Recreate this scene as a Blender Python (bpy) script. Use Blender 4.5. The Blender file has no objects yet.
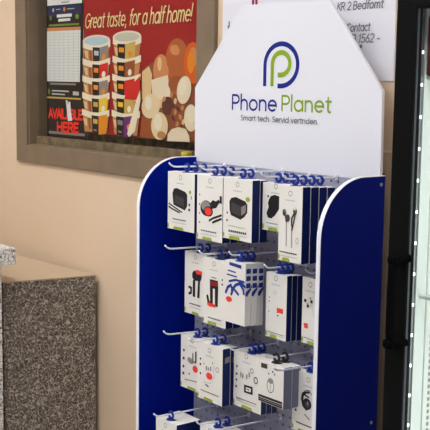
import bpy, bmesh, math, random
from mathutils import Vector, Matrix
random.seed(4)
scene = bpy.context.scene
COL = scene.collection
PI = math.pi

# ------------------------------------------------------------------ materials
def lin(c):
    c = c / 255.0
    return c / 12.92 if c <= 0.04045 else ((c + 0.055) / 1.055) ** 2.4
MATS = {}
def mat(name, rgb, rough=0.5, metal=0.0, spec=0.5, noise=None, coat=0.0):
    if name in MATS: return MATS[name]
    m = bpy.data.materials.new(name); m.use_nodes = True
    nt = m.node_tree; b = nt.nodes['Principled BSDF']
    col = (lin(rgb[0]), lin(rgb[1]), lin(rgb[2]), 1)
    b.inputs['Base Color'].default_value = col
    b.inputs['Roughness'].default_value = rough
    b.inputs['Metallic'].default_value = metal
    b.inputs['Specular IOR Level'].default_value = spec
    b.inputs['Coat Weight'].default_value = coat
    if noise:                                   # (scale, second colour, bump)
        tc = nt.nodes.new('ShaderNodeTexCoord'); n = nt.nodes.new('ShaderNodeTexNoise')
        n.inputs['Scale'].default_value = noise[0]; n.inputs['Detail'].default_value = 4
        r = nt.nodes.new('ShaderNodeValToRGB')
        r.color_ramp.elements[0].position = .35; r.color_ramp.elements[1].position = .65
        r.color_ramp.elements[0].color = (lin(noise[1][0]), lin(noise[1][1]), lin(noise[1][2]), 1)
        r.color_ramp.elements[1].color = col
        nt.links.new(tc.outputs['Object'], n.inputs['Vector'])
        nt.links.new(n.outputs['Fac'], r.inputs['Fac'])
        nt.links.new(r.outputs['Color'], b.inputs['Base Color'])
        if noise[2]:
            bp = nt.nodes.new('ShaderNodeBump'); bp.inputs['Strength'].default_value = noise[2]
            bp.inputs['Distance'].default_value = .002
            nt.links.new(n.outputs['Fac'], bp.inputs['Height']); nt.links.new(bp.outputs['Normal'], b.inputs['Normal'])
    MATS[name] = m
    return m

def speckle(name, dark, mid, light, scale, stops=((.38, 0), (.43, 0), (.5, 2), (.57, 0), (.62, 0))):
    m = bpy.data.materials.new(name); m.use_nodes = True
    nt = m.node_tree; b = nt.nodes['Principled BSDF']; b.inputs['Roughness'].default_value = .45
    tc = nt.nodes.new('ShaderNodeTexCoord')
    n = nt.nodes.new('ShaderNodeTexNoise'); n.inputs['Scale'].default_value = scale
    n.inputs['Detail'].default_value = 1.0; n.inputs['Distortion'].default_value = .8
    r = nt.nodes.new('ShaderNodeValToRGB'); cr = r.color_ramp
    cr.elements[0].position = .30; cr.elements[0].color = (*[lin(x) for x in mid], 1)
    cr.elements[1].position = .70; cr.elements[1].color = (*[lin(x) for x in mid], 1)
    for ps, k in stops:
        e = cr.elements.new(ps); e.color = (*[lin(x) for x in (dark, mid, light)[k]], 1)
    nt.links.new(tc.outputs['Object'], n.inputs['Vector']); nt.links.new(n.outputs['Fac'], r.inputs['Fac'])
    nt.links.new(r.outputs['Color'], b.inputs['Base Color'])
    MATS[name] = m
    return m

def glassmat(name, tint=(1, 1, 1), refl=.05):
    m = bpy.data.materials.new(name); m.use_nodes = True
    nt = m.node_tree; nt.nodes.remove(nt.nodes['Principled BSDF'])
    out = nt.nodes['Material Output']
    t = nt.nodes.new('ShaderNodeBsdfTransparent'); t.inputs['Color'].default_value = (*tint, 1)
    g = nt.nodes.new('ShaderNodeBsdfGlossy'); g.inputs['Roughness'].default_value = .02
    f = nt.nodes.new('ShaderNodeFresnel'); f.inputs['IOR'].default_value = 1.0 + refl * 6
    mx = nt.nodes.new('ShaderNodeMixShader')
    ge = nt.nodes.new('ShaderNodeNewGeometry'); ml = nt.nodes.new('ShaderNodeMath'); ml.operation = 'SUBTRACT'; ml.use_clamp = True
    nt.links.new(f.outputs['Fac'], ml.inputs[0]); nt.links.new(ge.outputs['Backfacing'], ml.inputs[1])
    nt.links.new(ml.outputs[0], mx.inputs['Fac']); nt.links.new(t.outputs['BSDF'], mx.inputs[1])
    nt.links.new(g.outputs['BSDF'], mx.inputs[2]); nt.links.new(mx.outputs['Shader'], out.inputs['Surface'])
    MATS[name] = m
    return m

def emit(name, rgb, strength):
    m = bpy.data.materials.new(name); m.use_nodes = True
    b = m.node_tree.nodes['Principled BSDF']
    b.inputs['Base Color'].default_value = (.8, .8, .8, 1)
    b.inputs['Emission Color'].default_value = (*[lin(x) for x in rgb], 1)
    b.inputs['Emission Strength'].default_value = strength
    MATS[name] = m
    return m

WALL = mat('painted_wall', (225, 199, 168), .75, noise=(1.6, (221, 194, 162), .0))
FRAME = mat('brown_window_frame', (126, 108, 86), .42, noise=(14, (118, 100, 79), .05))
HEAD = mat('white_header_board', (226, 226, 232), .45)
BLUE = mat('blue_panel', (0, 25, 136), .5, spec=.06)
EDGE = mat('white_edge_band', (240, 240, 246), .4)
PEG = mat('pegboard_white', (158, 158, 178), .55)
WIRE = mat('hook_white_wire', (236, 238, 244), .3)
TABBLUE = mat('hang_tab_blue', (16, 44, 138), .35, spec=.3)
TABBLACK = mat('hang_tab_black', (22, 22, 26), .4)
LOGOBLUE = mat('logo_blue', (12, 38, 128), .5, spec=.2)
LOGOGREEN = mat('logo_green', (136, 166, 38), .5, spec=.2)
TAGGREY = mat('tagline_grey', (86, 88, 98), .5)
CARD = mat('carton_white', (232, 228, 220), .5)
CARDGREY = mat('carton_grey', (128, 130, 146), .5)
NAVY = mat('carton_navy', (12, 30, 88), .5, spec=.2)
INK = mat('print_black', (34, 32, 34), .5, spec=.2)
INKSOFT = mat('print_charcoal', (66, 62, 62), .5, spec=.2)
GREY = mat('print_grey', (140, 136, 134), .5)
PALE = mat('print_pale_grey', (188, 184, 180), .5)
LIME = mat('print_lime', (150, 168, 44), .5)
RED = mat('sticker_red', (238, 52, 36), .5)
DRED = mat('print_dark_red', (140, 26, 28), .5, spec=.2)
PRINTBLUE = mat('print_blue', (32, 58, 140), .5, spec=.2)
PAPER = mat('paper_white', (224, 222, 228), .7)
MARKER = mat('marker_grey', (112, 112, 118), .7)
MAROON = mat('marker_maroon', (130, 30, 42), .7)
BLACK = mat('cooler_black', (14, 14, 14), .6, spec=.05)
BLACKG = mat('cooler_gloss_black', (12, 13, 16), .25, spec=.3)
SILVER = mat('cooler_silver', (190, 194, 200), .25, metal=.8)
LINER = mat('cooler_white_liner', (222, 226, 222), .4)
SCREW = mat('screw_steel', (170, 174, 190), .3, metal=.7)
BEIGETOP = mat('counter_top_beige', (192, 171, 143), .4, noise=(30, (187, 166, 138), 0))
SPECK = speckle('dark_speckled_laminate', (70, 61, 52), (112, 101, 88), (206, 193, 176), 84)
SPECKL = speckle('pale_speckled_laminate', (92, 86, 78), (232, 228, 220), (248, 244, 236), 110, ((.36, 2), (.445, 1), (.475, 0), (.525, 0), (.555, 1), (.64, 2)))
FLOOR = mat('shop_floor', (205, 200, 192), .4, noise=(20, (195, 190, 182), 0))
CEIL = mat('ceiling_white', (232, 232, 230), .8)
GLASS = glassmat('window_pane_glass', (.97, .98, .97), .05)
GLASS2 = glassmat('cooler_door_glass', (.96, .98, .97), .06)
BACKROOM = mat('back_room_olive', (150, 132, 98), .8, noise=(22, (70, 62, 44), 0))

# ------------------------------------------------------------------ mesh helpers
def obj(name, bm, mats, parent=None, smooth=False, loc=None):
    me = bpy.data.meshes.new(name)
    bm.normal_update(); bm.to_mesh(me); bm.free()
    for m in (mats if isinstance(mats, (list, tuple)) else [mats]): me.materials.append(m)
    if smooth:
        for p in me.polygons: p.use_smooth = True
    o = bpy.data.objects.new(name, me); COL.objects.link(o)
    if parent: o.parent = parent
    if loc: o.location = loc
    return o
def box(bm, x0, x1, y0, y1, z0, z1, bevel=0, mi=0, seg=2):
    v = [bm.verts.new((x, y, z)) for x in (x0, x1) for y in (y0, y1) for z in (z0, z1)]
    q = [(0, 1, 3, 2), (4, 6, 7, 5), (0, 4, 5, 1), (2, 3, 7, 6), (0, 2, 6, 4), (1, 5, 7, 3)]
    fs = [bm.faces.new([v[i] for i in f]) for f in q]
    for f in fs: f.material_index = mi
    if bevel:
        es = list({e for f in fs for e in f.edges})
        bmesh.ops.bevel(bm, geom=es, offset=bevel, segments=seg, profile=.5, affect='EDGES')
    return fs
def bxo(name, dims, m, parent=None, bevel=0):
    bm = bmesh.new(); box(bm, *dims, bevel=bevel); return obj(name, bm, m, parent)
def prism(bm, pts, axis, a, b, mi=0, mi_side=None):
    """extrude a 2D outline along an axis: axis x -> pts are (y,z), y -> (x,z), z -> (x,y)"""
    def P(p, t):
        return {'x': (t, p[0], p[1]), 'y': (p[0], t, p[1]), 'z': (p[0], p[1], t)}[axis]
    A = [bm.verts.new(P(p, a)) for p in pts]; B = [bm.verts.new(P(p, b)) for p in pts]
    f = [bm.faces.new(A), bm.faces.new(B[::-1])]
    for x in f: x.material_index = mi
    n = len(pts); sd = []
    for i in range(n):
        s = bm.faces.new((A[i], B[i], B[(i + 1) % n], A[(i + 1) % n]))
        s.material_index = mi if mi_side is None else mi_side; sd.append(s)
    bmesh.ops.recalc_face_normals(bm, faces=f + sd)
def tube(bm, pts, r, n=8, mi=0):
    pts = [Vector(p) for p in pts]; rings = []
    for i, p in enumerate(pts):
        d = (pts[min(i + 1, len(pts) - 1)] - pts[max(i - 1, 0)]).normalized()
        a = d.orthogonal().normalized() if i == 0 else (prev - d * prev.dot(d)).normalized()
        prev = a; c = d.cross(a)
        rings.append([bm.verts.new(p + (a * math.cos(2 * PI * k / n) + c * math.sin(2 * PI * k / n)) * r) for k in range(n)])
    for A, B in zip(rings, rings[1:]):
        for k in range(n):
            f = bm.faces.new((A[k], A[(k + 1) % n], B[(k + 1) % n], B[k])); f.material_index = mi; f.smooth = True
    for R_, s in ((rings[0], -1), (rings[-1], 1)):
        f = bm.faces.new(R_[::s]); f.material_index = mi
def lathe(bm, prof, n=20, c=(0, 0), mi=0):
    rings = [[bm.verts.new((c[0] + r * math.cos(2 * PI * k / n), c[1] + r * math.sin(2 * PI * k / n), z)) for k in range(n)] for r, z in prof]
    for A, B in zip(rings, rings[1:]):
        for k in range(n):
            f = bm.faces.new((A[k], A[(k + 1) % n], B[(k + 1) % n], B[k])); f.material_index = mi; f.smooth = True
    bm.faces.new(rings[0][::-1]); bm.faces.new(rings[-1])
def empty(name, loc=(0, 0, 0), rz=0):
    o = bpy.data.objects.new(name, None); COL.objects.link(o)
    o.location = loc; o.rotation_euler = (0, 0, rz); o.empty_display_size = .05
    return o
def tag(o, label=None, cat=None, group=None, kind=None):
    if label: o['label'] = label
    if cat: o['category'] = cat
    if group: o['group'] = group
    if kind: o['kind'] = kind
    return o
def struct(o): o['kind'] = 'structure'; return o
def dup(root, loc, label, group=None, rz=None):
    r = root.copy(); COL.objects.link(r); r.location = loc; r['label'] = label
    if group: r['group'] = group
    if rz is not None: r.rotation_euler = (0, 0, rz)
    for ch in root.children:
        c = ch.copy(); COL.objects.link(c); c.parent = r
    return r

# ---- flat print: shapes lying in a plane facing -y, stacked in thin layers of ink
class Art:
    def __init__(self, y, step=.00012):
        self.bm = bmesh.new(); self.y = y; self.step = step; self.mats = []
    def mi(self, m):
        if m not in self.mats: self.mats.append(m)
        return self.mats.index(m)
    def poly(self, m, pts):
        self.y -= self.step
        f = self.bm.faces.new([self.bm.verts.new((x, self.y, z)) for x, z in pts])
        f.normal_update()
        if f.normal.y > 0: f.normal_flip()
        f.material_index = self.mi(m)
        return self
    def disc(self, m, c, rx, rz=None, rot=0, n=20):
        rz = rx if rz is None else rz; ca, sa = math.cos(rot), math.sin(rot)
        return self.poly(m, [(c[0] + rx * math.cos(t) * ca - rz * math.sin(t) * sa, c[1] + rx * math.cos(t) * sa + rz * math.sin(t) * ca)
                             for t in [2 * PI * k / n for k in range(n)]])
    def line(self, m, pts, w, caps=True):
        self.y -= self.step; y = self.y; mi = self.mi(m); h = w / 2
        P = []
        for p in pts:
            v = Vector((p[0], p[1]))
            if not P or (v - P[-1]).length > 1e-5: P.append(v)
        def face(q, y=y):
            f = self.bm.faces.new([self.bm.verts.new((a[0], y, a[1])) for a in q]); f.normal_update()
            if f.normal.y > 0: f.normal_flip()
            f.material_index = mi
        L, R = [], []
        for i, p in enumerate(P):
            d0 = (p - P[i - 1]).normalized() if i else (P[1] - p).normalized()
            d1 = (P[i + 1] - p).normalized() if i < len(P) - 1 else d0
            n0 = Vector((-d0.y, d0.x)); n1 = Vector((-d1.y, d1.x)); nn = n0 + n1
            nn = nn.normalized() if nn.length > 1e-6 else n0
            k = h / max(nn.dot(n0), .45)
            L.append(p + nn * k); R.append(p - nn * k)
        for i in range(len(P) - 1): face([L[i], R[i], R[i + 1], L[i + 1]])
        if caps:
            for e, p in enumerate((P[0], P[-1])):
                face([(p.x + h * math.cos(2 * PI * k / 10), p.y + h * math.sin(2 * PI * k / 10)) for k in range(10)], y - .00001 * (e + 1))
        return self
    def ring(self, m, c, r, w, rz=None):
        rz = rz or r
        return self.line(m, [(c[0] + r * math.cos(2 * PI * k / 18), c[1] + rz * math.sin(2 * PI * k / 18)) for k in range(19)], w, False)
    def done(self, name, parent=None): return obj(name, self.bm, self.mats, parent)

# ---- a single-stroke alphabet (baseline 0, x-height .5, capitals .72)
def arc(cx, cy, rx, ry, a0, a1, n=12):
    return [(cx + rx * math.cos(math.radians(a0 + (a1 - a0) * k / n)), cy + ry * math.sin(math.radians(a0 + (a1 - a0) * k / n))) for k in range(n + 1)]
GL = {
 ' ': (.27, []),
 'P': (.56, [[(0, 0), (0, .72), (.2, .72)] + arc(.22, .52, .2, .2, 90, -90) + [(0, .32)]]),
 'h': (.54, [[(0, 0), (0, .76)], [(0, .28)] + arc(.19, .3, .19, .2, 180, 0) + [(.38, 0)]]),
 'o': (.62, [arc(.23, .25, .23, .25, 0, 360, 20)]),
 'n': (.54, [[(0, 0), (0, .5)], [(0, .28)] + arc(.19, .3, .19, .2, 180, 0) + [(.38, 0)]]),
 'e': (.60, [[(.01, .26), (.45, .26)] + arc(.23, .25, .23, .25, 0, 310, 18)]),
 'l': (.17, [[(0, 0), (0, .76)]]),
 'a': (.62, [arc(.23, .25, .23, .25, 0, 360, 20), [(.46, .5), (.46, 0)]]),
 't': (.38, [[(.11, .68), (.11, .12)] + arc(.21, .11, .1, .11, 180, 280, 6), [(0, .5), (.26, .5)]]),
 'S': (.52, [arc(.2, .54, .19, .17, 40, 270, 10) + arc(.2, .18, .2, .18, 90, -140, 10)]),
 's': (.44, [arc(.16, .38, .15, .12, 40, 270, 8) + arc(.16, .13, .16, .13, 90, -140, 8)]),
 'm': (.82, [[(0, 0), (0, .5)], [(0, .3)] + arc(.16, .32, .16, .18, 180, 0) + [(.32, 0)], [(.32, .3)] + arc(.48, .32, .16, .18, 180, 0) + [(.64, 0)]]),
 'r': (.34, [[(0, 0), (0, .5)], [(0, .26)] + arc(.18, .3, .18, .2, 180, 70, 8)]),
 'c': (.52, [arc(.23, .25, .23, .25, 50, 310, 16)]),
 'i': (.17, [[(0, 0), (0, .5)], [(0, .66), (0, .67)]]),
 'v': (.5, [[(0, .5), (.19, 0), (.38, .5)]]),
 'd': (.62, [arc(.23, .25, .23, .25, 0, 360, 20), [(.46, .76), (.46, 0)]]),
 'f': (.36, [arc(.23, .6, .12, .16, 60, 180, 8) + [(.11, 0)], [(0, .48), (.27, .48)]]),
 '.': (.2, [[(.02, .01), (.03, .01)]]),
 ',': (.22, [[(.05, .04), (0, -.12)]]),
 '!': (.2, [[(0, .76), (0, .22)], [(0, .02), (0, .03)]]),
 '-': (.4, [[(.03, .27), (.28, .27)]]),
 'G': (.76, [arc(.32, .36, .32, .36, 50, 360, 20) + [(.38, .36)]]),
 'C': (.62, [arc(.32, .36, .32, .36, 55, 305, 18)]),
 'K': (.54, [[(0, 0), (0, .72)], [(.4, .72), (.02, .3)], [(.12, .42), (.42, 0)]]),
 'R': (.56, [[(0, 0), (0, .72), (.2, .72)] + arc(.22, .53, .19, .19, 90, -90) + [(0, .34)], [(.2, .34), (.42, 0)]]),
 'B': (.56, [[(0, 0), (0, .72), (.2, .72)] + arc(.22, .55, .17, .17, 90, -90, 8) + [(0, .38)], [(.2, .38)] + arc(.22, .19, .2, .19, 90, -90, 8) + [(0, 0)]]),
 'A': (.56, [[(0, 0), (.24, .72), (.48, 0)], [(.08, .24), (.40, .24)]]),
 'V': (.54, [[(0, .72), (.24, 0), (.48, .72)]]),
 'I': (.18, [[(0, 0), (0, .72)]]),
 'L': (.46, [[(0, .72), (0, 0), (.36, 0)]]),
 'E': (.50, [[(.38, .72), (0, .72), (0, 0), (.38, 0)], [(0, .37), (.32, .37)]]),
 'H': (.58, [[(0, 0), (0, .72)], [(.42, 0), (.42, .72)], [(0, .37), (.42, .37)]]),
 '1': (.3, [[(0, .58), (.12, .72), (.12, 0)]]),
 '2': (.52, [arc(.2, .52, .2, .2, 150, -30, 10) + [(0, 0), (.4, 0)]]),
 '3': (.5, [arc(.18, .54, .18, .18, 140, -80, 9) + arc(.18, .18, .2, .18, 80, -140, 9)]),
 '5': (.5, [[(.36, .72), (.06, .72), (.03, .4)] + arc(.17, .22, .2, .22, 120, -140, 12)]),
 '6': (.5, [[(.3, .72)] + arc(.19, .2, .19, .2, 150, 510, 18)]),
 '7': (.48, [[(0, .72), (.38, .72), (.12, 0)]]),
}
def write(art, m, s, x0, x1, z, cap, w, slant=0.0, rise=0.0):
    tot = sum(GL[c][0] for c in s) - .1; sx = (x1 - x0) / tot; sz = cap / .72; x = 0
    for c in s:
        adv, strokes = GL[c]; y0 = art.y
        for k, st in enumerate(strokes):
            art.y = y0 - .00005 * k
            art.line(m, [(x0 + (x + px + slant * pz) * sx, z + pz * sz + rise * (x + px) / tot) for px, pz in st], w)
        x += adv

# ================================================================== THE ROOM
# back wall, built round the window opening
WY = .07
bm = bmesh.new()
wx0, wx1, wz0, wz1 = -1.55, -.385, 1.39, 2.2
for (a, b, c, d) in ((-3.4, wx0, 0, 2.75), (wx1, 2.6, 0, 2.75), (wx0, wx1, 0, wz0), (wx0, wx1, wz1, 2.75)):
    box(bm, a, b, WY, WY + .2, c, d)
struct(obj('wall_back', bm, WALL))
struct(bxo('floor', (-3.4, 2.6, -4.0, WY + .2, -.1, 0), FLOOR))
struct(bxo('ceiling', (-3.4, 2.6, -4.0, WY + .2, 2.75, 2.85), CEIL))
struct(bxo('wall_left', (-3.6, -3.4, -4.0, WY + .2, -.1, 2.85), WALL))
struct(bxo('baseboard_back', (-3.4, 2.6, WY - .015, WY, 0, .1), FRAME))
struct(bxo('trim_1', (.2, .93, WY - .004, WY, 1.4985, 1.5035), mat('trim_cream', (236, 222, 200), .5)))
# the brown framed window
win = struct(empty('window_1', (-.967, WY, 1.355)))
def wpart(name, bm, m):
    o = obj(name, bm, m); o.parent = win; o.location = -Vector(win.location); return o
bm = bmesh.new()
FO = dict(x0=-1.582, x1=-.352, z0=1.355, z1=2.24); FI = dict(x0=-1.497, x1=-.437, z0=1.4196, z1=2.16)
for (a, b, c, d) in ((FO['x0'], FI['x0'], FO['z0'], FO['z1']), (FI['x1'], FO['x1'], FO['z0'], FO['z1']),
                     (FI['x0'] - .002, FI['x1'] + .002, FO['z0'], FI['z0']), (FI['x0'] - .002, FI['x1'] + .002, FI['z1'], FO['z1'])):
    box(bm, a, b, .056, WY + .01, c, d, bevel=.003)
wpart('window_frame', bm, FRAME)
bm = bmesh.new()     # reveal boards running back to the pane, a step inside the casing
e = .006
box(bm, FI['x0'] - .02, FI['x0'] + e, .066, .15, 1.40, 2.17, bevel=.002)
box(bm, FI['x1'] - e, FI['x1'] + .02, .066, .15, 1.40, 2.17, bevel=.002)
box(bm, FI['x0'], FI['x1'], .066, .15, FI['z1'] - e, FI['z1'] + .01, bevel=.002)
wpart('window_reveal', bm, FRAME)
bm = bmesh.new()
box(bm, FI['x0'], FI['x1'], .066, .15, 1.40, FI['z0'] + .004, bevel=.003)
box(bm, FI['x0'], FI['x1'], .1, .15, 1.41, FI['z0'] + .012, bevel=.003)
wpart('window_sill', bm, FRAME)
bm = bmesh.new(); box(bm, FI['x0'], FI['x1'], .104, .107, 1.42, 2.165); wpart('window_pane', bm, GLASS)
bm = bmesh.new(); box(bm, FI['x0'] + .002, FI['x1'] - .002, .094, .12, FI['z0'], 1.453, bevel=.002)
wpart('glazing_rail', bm, mat('rail_mottled', (124, 108, 80), .5, noise=(28, (84, 72, 50), 0)))
bm = bmesh.new()     # the room behind the pane
box(bm, -1.9, 0, .50, .54, .9, 2.6); box(bm, -1.9, 0, .27, .54, .86, .9)
struct(obj('wall_behind_window', bm, BACKROOM))
# ------------------------------------------------------------------ posters in the window
PY = .132
CREAM = mat('poster_cream', (238, 214, 150), .6, spec=.1); PRED = mat('poster_red', (158, 24, 26), .6, spec=.1)
TAN = mat('poster_tan', (186, 128, 78), .6, spec=.1); TAN2 = mat('poster_light_tan', (222, 184, 134), .6, spec=.1)
COPPER = mat('poster_copper', (150, 78, 40), .6, spec=.1); IVORY = mat('poster_ivory', (232, 216, 190), .6, spec=.1)
LIDBLUE = mat('poster_lid_blue', (176, 196, 206), .6, spec=.1); LIDGREY = mat('poster_lid_grey', (196, 190, 168), .6, spec=.1)
PBLACK = mat('poster_black', (26, 22, 22), .6, spec=.1); ORANGE = mat('poster_orange', (226, 136, 30), .6, spec=.1)
YELL = mat('poster_yellow', (232, 190, 50), .6, spec=.1); GOLD = mat('poster_gold', (200, 164, 84), .6, spec=.1)
PRED2 = mat('poster_bright_red', (206, 32, 30), .6, spec=.1); PGREY = mat('poster_grey', (140, 128, 124), .6, spec=.1)
PURPLE = mat('poster_purple', (110, 40, 110), .6, spec=.1); EGG = mat('poster_egg_brown', (176, 92, 46), .6, spec=.1)
EGGL = mat('poster_egg_light', (206, 132, 82), .6, spec=.1); TOMATO = mat('poster_tomato', (216, 92, 30), .6, spec=.1)
CHEESE = mat('poster_cheese', (228, 208, 178), .6, spec=.1); NUT = mat('poster_nut', (140, 76, 46), .6, spec=.1)
NUTD = mat('poster_nut_dark', (88, 46, 36), .6, spec=.1); PNAVY = mat('poster_navy', (34, 40, 76), .6, spec=.1)
PGREEN = mat('poster_olive', (120, 136, 52), .6, spec=.1); PWHITE = mat('poster_white', (226, 224, 220), .6, spec=.1)
ALMOND = mat('poster_almond', (226, 198, 156), .6, spec=.1)

pr = tag(empty('food_poster', (-.85, PY, 1.478)), 'red food poster with stacked tubs, eggs and cream handwriting inside the window', 'poster')
def local(o, root): o.parent = root; o.location = -Vector(root.location); return o
bm = bmesh.new(); prism(bm, [(-1.2, 1.478), (-.425, 1.478), (-.425, 2.12), (-1.2, 2.12)], 'y', PY, PY + .001); local(obj('sheet', bm, PRED), pr)
# food photograph lower right
A = Art(PY)
A.poly(NUT, [(-0.8306, 1.6998), (-0.7844, 1.7189), (-0.6951, 1.7495), (-0.5888, 1.7783), (-0.5176, 1.7856), (-0.5115, 1.4789), (-0.8288, 1.4766)])
A.poly(TAN2, [(-0.8305, 1.6933), (-0.7901, 1.7125), (-0.7726, 1.6867), (-0.7776, 1.6157), (-0.8298, 1.6018)])
A.poly(COPPER, [(-0.8294, 1.5525), (-0.7657, 1.5706), (-0.7476, 1.4779), (-0.8406, 1.4777)])
A.disc(EGGL, (-0.722, 1.6993), 0.044, .05)
A.disc(EGG, (-0.6355, 1.7393), 0.0577, .058, -.2)
A.disc(EGGL, (-0.6465, 1.7612), 0.0265, .016, -.2)
A.disc(EGG, (-0.6291, 1.671), 0.0525, .05)
A.disc(TOMATO, (-0.5517, 1.7199), 0.0455, .064)
A.disc(IVORY, (-0.5472, 1.7502), 0.0127, .006)
A.poly(CHEESE, [(-0.7753, 1.6674), (-0.6832, 1.6835), (-0.6661, 1.6238), (-0.6714, 1.6143), (-0.766, 1.5998)])
A.poly(TAN2, [(-0.766, 1.5998), (-0.6714, 1.6143), (-0.6658, 1.6049), (-0.715, 1.5784), (-0.7602, 1.587)])
A.disc(ALMOND, (-0.7773, 1.5833), 0.0538, .04, .2)
A.disc(NUTD, (-0.6819, 1.5856), 0.0326, .03)
A.disc(NUT, (-0.6167, 1.5559), 0.0473, .05)
for m, q, rx, rz in ((TAN2, (-0.7278, 1.7184), .012, .022), (EGGL, (-0.5495, 1.7381), .022, .03), (ORANGE, (-0.5595, 1.723), .018, .035), (EGGL, (-0.6386, 1.7687), .012, .008), (COPPER, (-0.6289, 1.6555), .05, .025), (IVORY, (-0.7889, 1.5928), .020, .022)):
    A.disc(m, q, rx, rz)
for q in [(-0.6606, 1.6207), (-0.6388, 1.6023), (-0.6012, 1.5813), (-0.6382, 1.5678), (-0.6113, 1.553), (-0.6269, 1.5305), (-0.5952, 1.5379), (-0.58, 1.5695), (-0.6987, 1.6075)]:
    A.disc(random.choice([TAN, EGGL, TAN2]), q, .010, .008, random.random() * 3, 8)
for q in [(-0.6493, 1.5864), (-0.6223, 1.5776), (-0.585, 1.5538), (-0.6487, 1.5486), (-0.6055, 1.5219)]:
    A.disc(NUTD, q, .012, .006, random.random() * 3, 8)
A.disc(CHEESE, (-0.5916, 1.6372), 0.0363, .045, -.45)
A.disc(CHEESE, (-0.5538, 1.5518), 0.0357, .042)
A.disc(ALMOND, (-0.7227, 1.5204), 0.0472, .045)
for m, q, rx, rz, ro_ in ((IVORY, (-0.597, 1.6464), .018, .028, -.45), (IVORY, (-0.7313, 1.533), .024, .026, 0), (IVORY, (-0.5514, 1.5641), .026, .026, 0), (TAN, (-0.7111, 1.492), .024, .012, 0)):
    A.disc(m, q, rx, rz, ro_)
A.poly(CHEESE, [(-0.6776, 1.4744), (-0.6752, 1.4968), (-0.6536, 1.5137), (-0.6161, 1.5215), (-0.5791, 1.5168), (-0.5605, 1.4959), (-0.5576, 1.4774)])
local(A.done('food_picture'), pr)
# the two stacks of tubs
def tubs(A, cols, uL, uR, ztop, zbot, lid, right):
    n = len(cols); H = (ztop - zbot) / n; w = uR - uL
    for i, (lab, acc) in enumerate(cols):
        t = ztop - i * H; b = t - H
        k = .035 * w
        A.poly(TAN, [(uL + .03 * w, t - .012), (uR - .03 * w, t - .012), (uR - .10 * w, b - .01), (uL + .10 * w, b - .01)])
        A.poly(TAN2, [(uL + .04 * w, t - .02), (uL + .18 * w, t - .024), (uL + .2 * w, b + .01), (uL + .11 * w, b + .014)])
        A.poly(COPPER, [(uL + .22 * w, t - .02), (uL + .32 * w, t - .022), (uL + .34 * w, b), (uL + .26 * w, b)])
        rim = [(uL + w * s, t - .010 - .012 * math.sin(PI * s)) for s in [j / 10 for j in range(11)]]
        rim += [(uL + w * s, t + .012 - .012 * math.sin(PI * s)) for s in [j / 10 for j in range(10, -1, -1)]]
        A.poly(IVORY, rim)
        a0, a1 = (.36, .62); c1 = .93
        if right: a0, a1, c1 = .16, .44, .80
        A.poly(lab, [(uL + a1 * w, t - .012), (uL + c1 * w, t - .004), (uL + (c1 - .03) * w, b - .012), (uL + a1 * w, b - .018)])
        A.poly(PBLACK, [(uL + a0 * w, t - .010), (uL + a1 * w, t - .012), (uL + a1 * w, b - .016), (uL + (a0 + .03) * w, b - .010)])
        A.poly(acc, [(uL + (a0 + .06) * w, t - .022), (uL + (a1 - .04) * w, t - .024), (uL + (a1 - .04) * w, t - .040), (uL + (a0 + .06) * w, t - .038)])
        A.poly(PGREY, [(uL + (a0 + .08) * w, t - .058), (uL + (a1 - .07) * w, t - .06), (uL + (a1 - .07) * w, t - .066), (uL + (a0 + .08) * w, t - .064)])
        A.disc(IVORY if i % 2 else ORANGE, (uL + (a1 + c1) / 2 * w, t - .045), .07 * w, .011, .5, 9)
        if i == 0:
            A.disc(IVORY, (uL + w / 2, t + .012), w / 2, .020, 0, 28)
            A.disc(lid, (uL + w / 2, t + .011), w * .44, .015, 0, 28)
p0, p1, p2, p3 = [(-1.2033, 1.8001), (-1.0206, 1.7954), (-1.0047, 1.8051), (-0.8314, 1.8003)]
zA, zB = p0[1], (-1.0924, 1.4883)[1]
A = Art(PY - .002); tubs(A, [(PGREY, LIDBLUE), (PRED2, ORANGE), (PGREY, ORANGE), (YELL, GOLD), (ORANGE, GOLD)], p0[0], p1[0], zA - .01, 1.493, LIDBLUE, False)
local(A.done('tub_picture'), pr)
A = Art(PY - .002); tubs(A, [(GOLD, ORANGE), (COPPER, ORANGE), (PRED2, ORANGE), (GOLD, YELL), (PURPLE, PGREY)], p2[0], p3[0], zA - .002, 1.493, LIDGREY, True)
A.poly(PRED2, [(-0.9018, 1.6403), (-0.8304, 1.6802), (-0.83, 1.628), (-0.8534, 1.6013), (-0.9261, 1.6033)])
A.poly(IVORY, [(-0.8301, 1.6345), (-0.8268, 1.6018), (-0.8587, 1.4984), (-0.8948, 1.4767), (-0.9071, 1.4862), (-0.8711, 1.5612), (-0.8534, 1.598)])
local(A.done('tub_picture'), pr)
A = Art(PY - .004)
q0, q1 = [(-1.1858, 1.8521), (-0.5414, 1.8478)]
write(A, CREAM, 'Great taste, for a half home!', q0[0], q1[0] - .010, q0[1] - .004, .048, .0050, slant=.32, rise=q1[1] - q0[1] + .004)
local(A.done('lettering'), pr)

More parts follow.
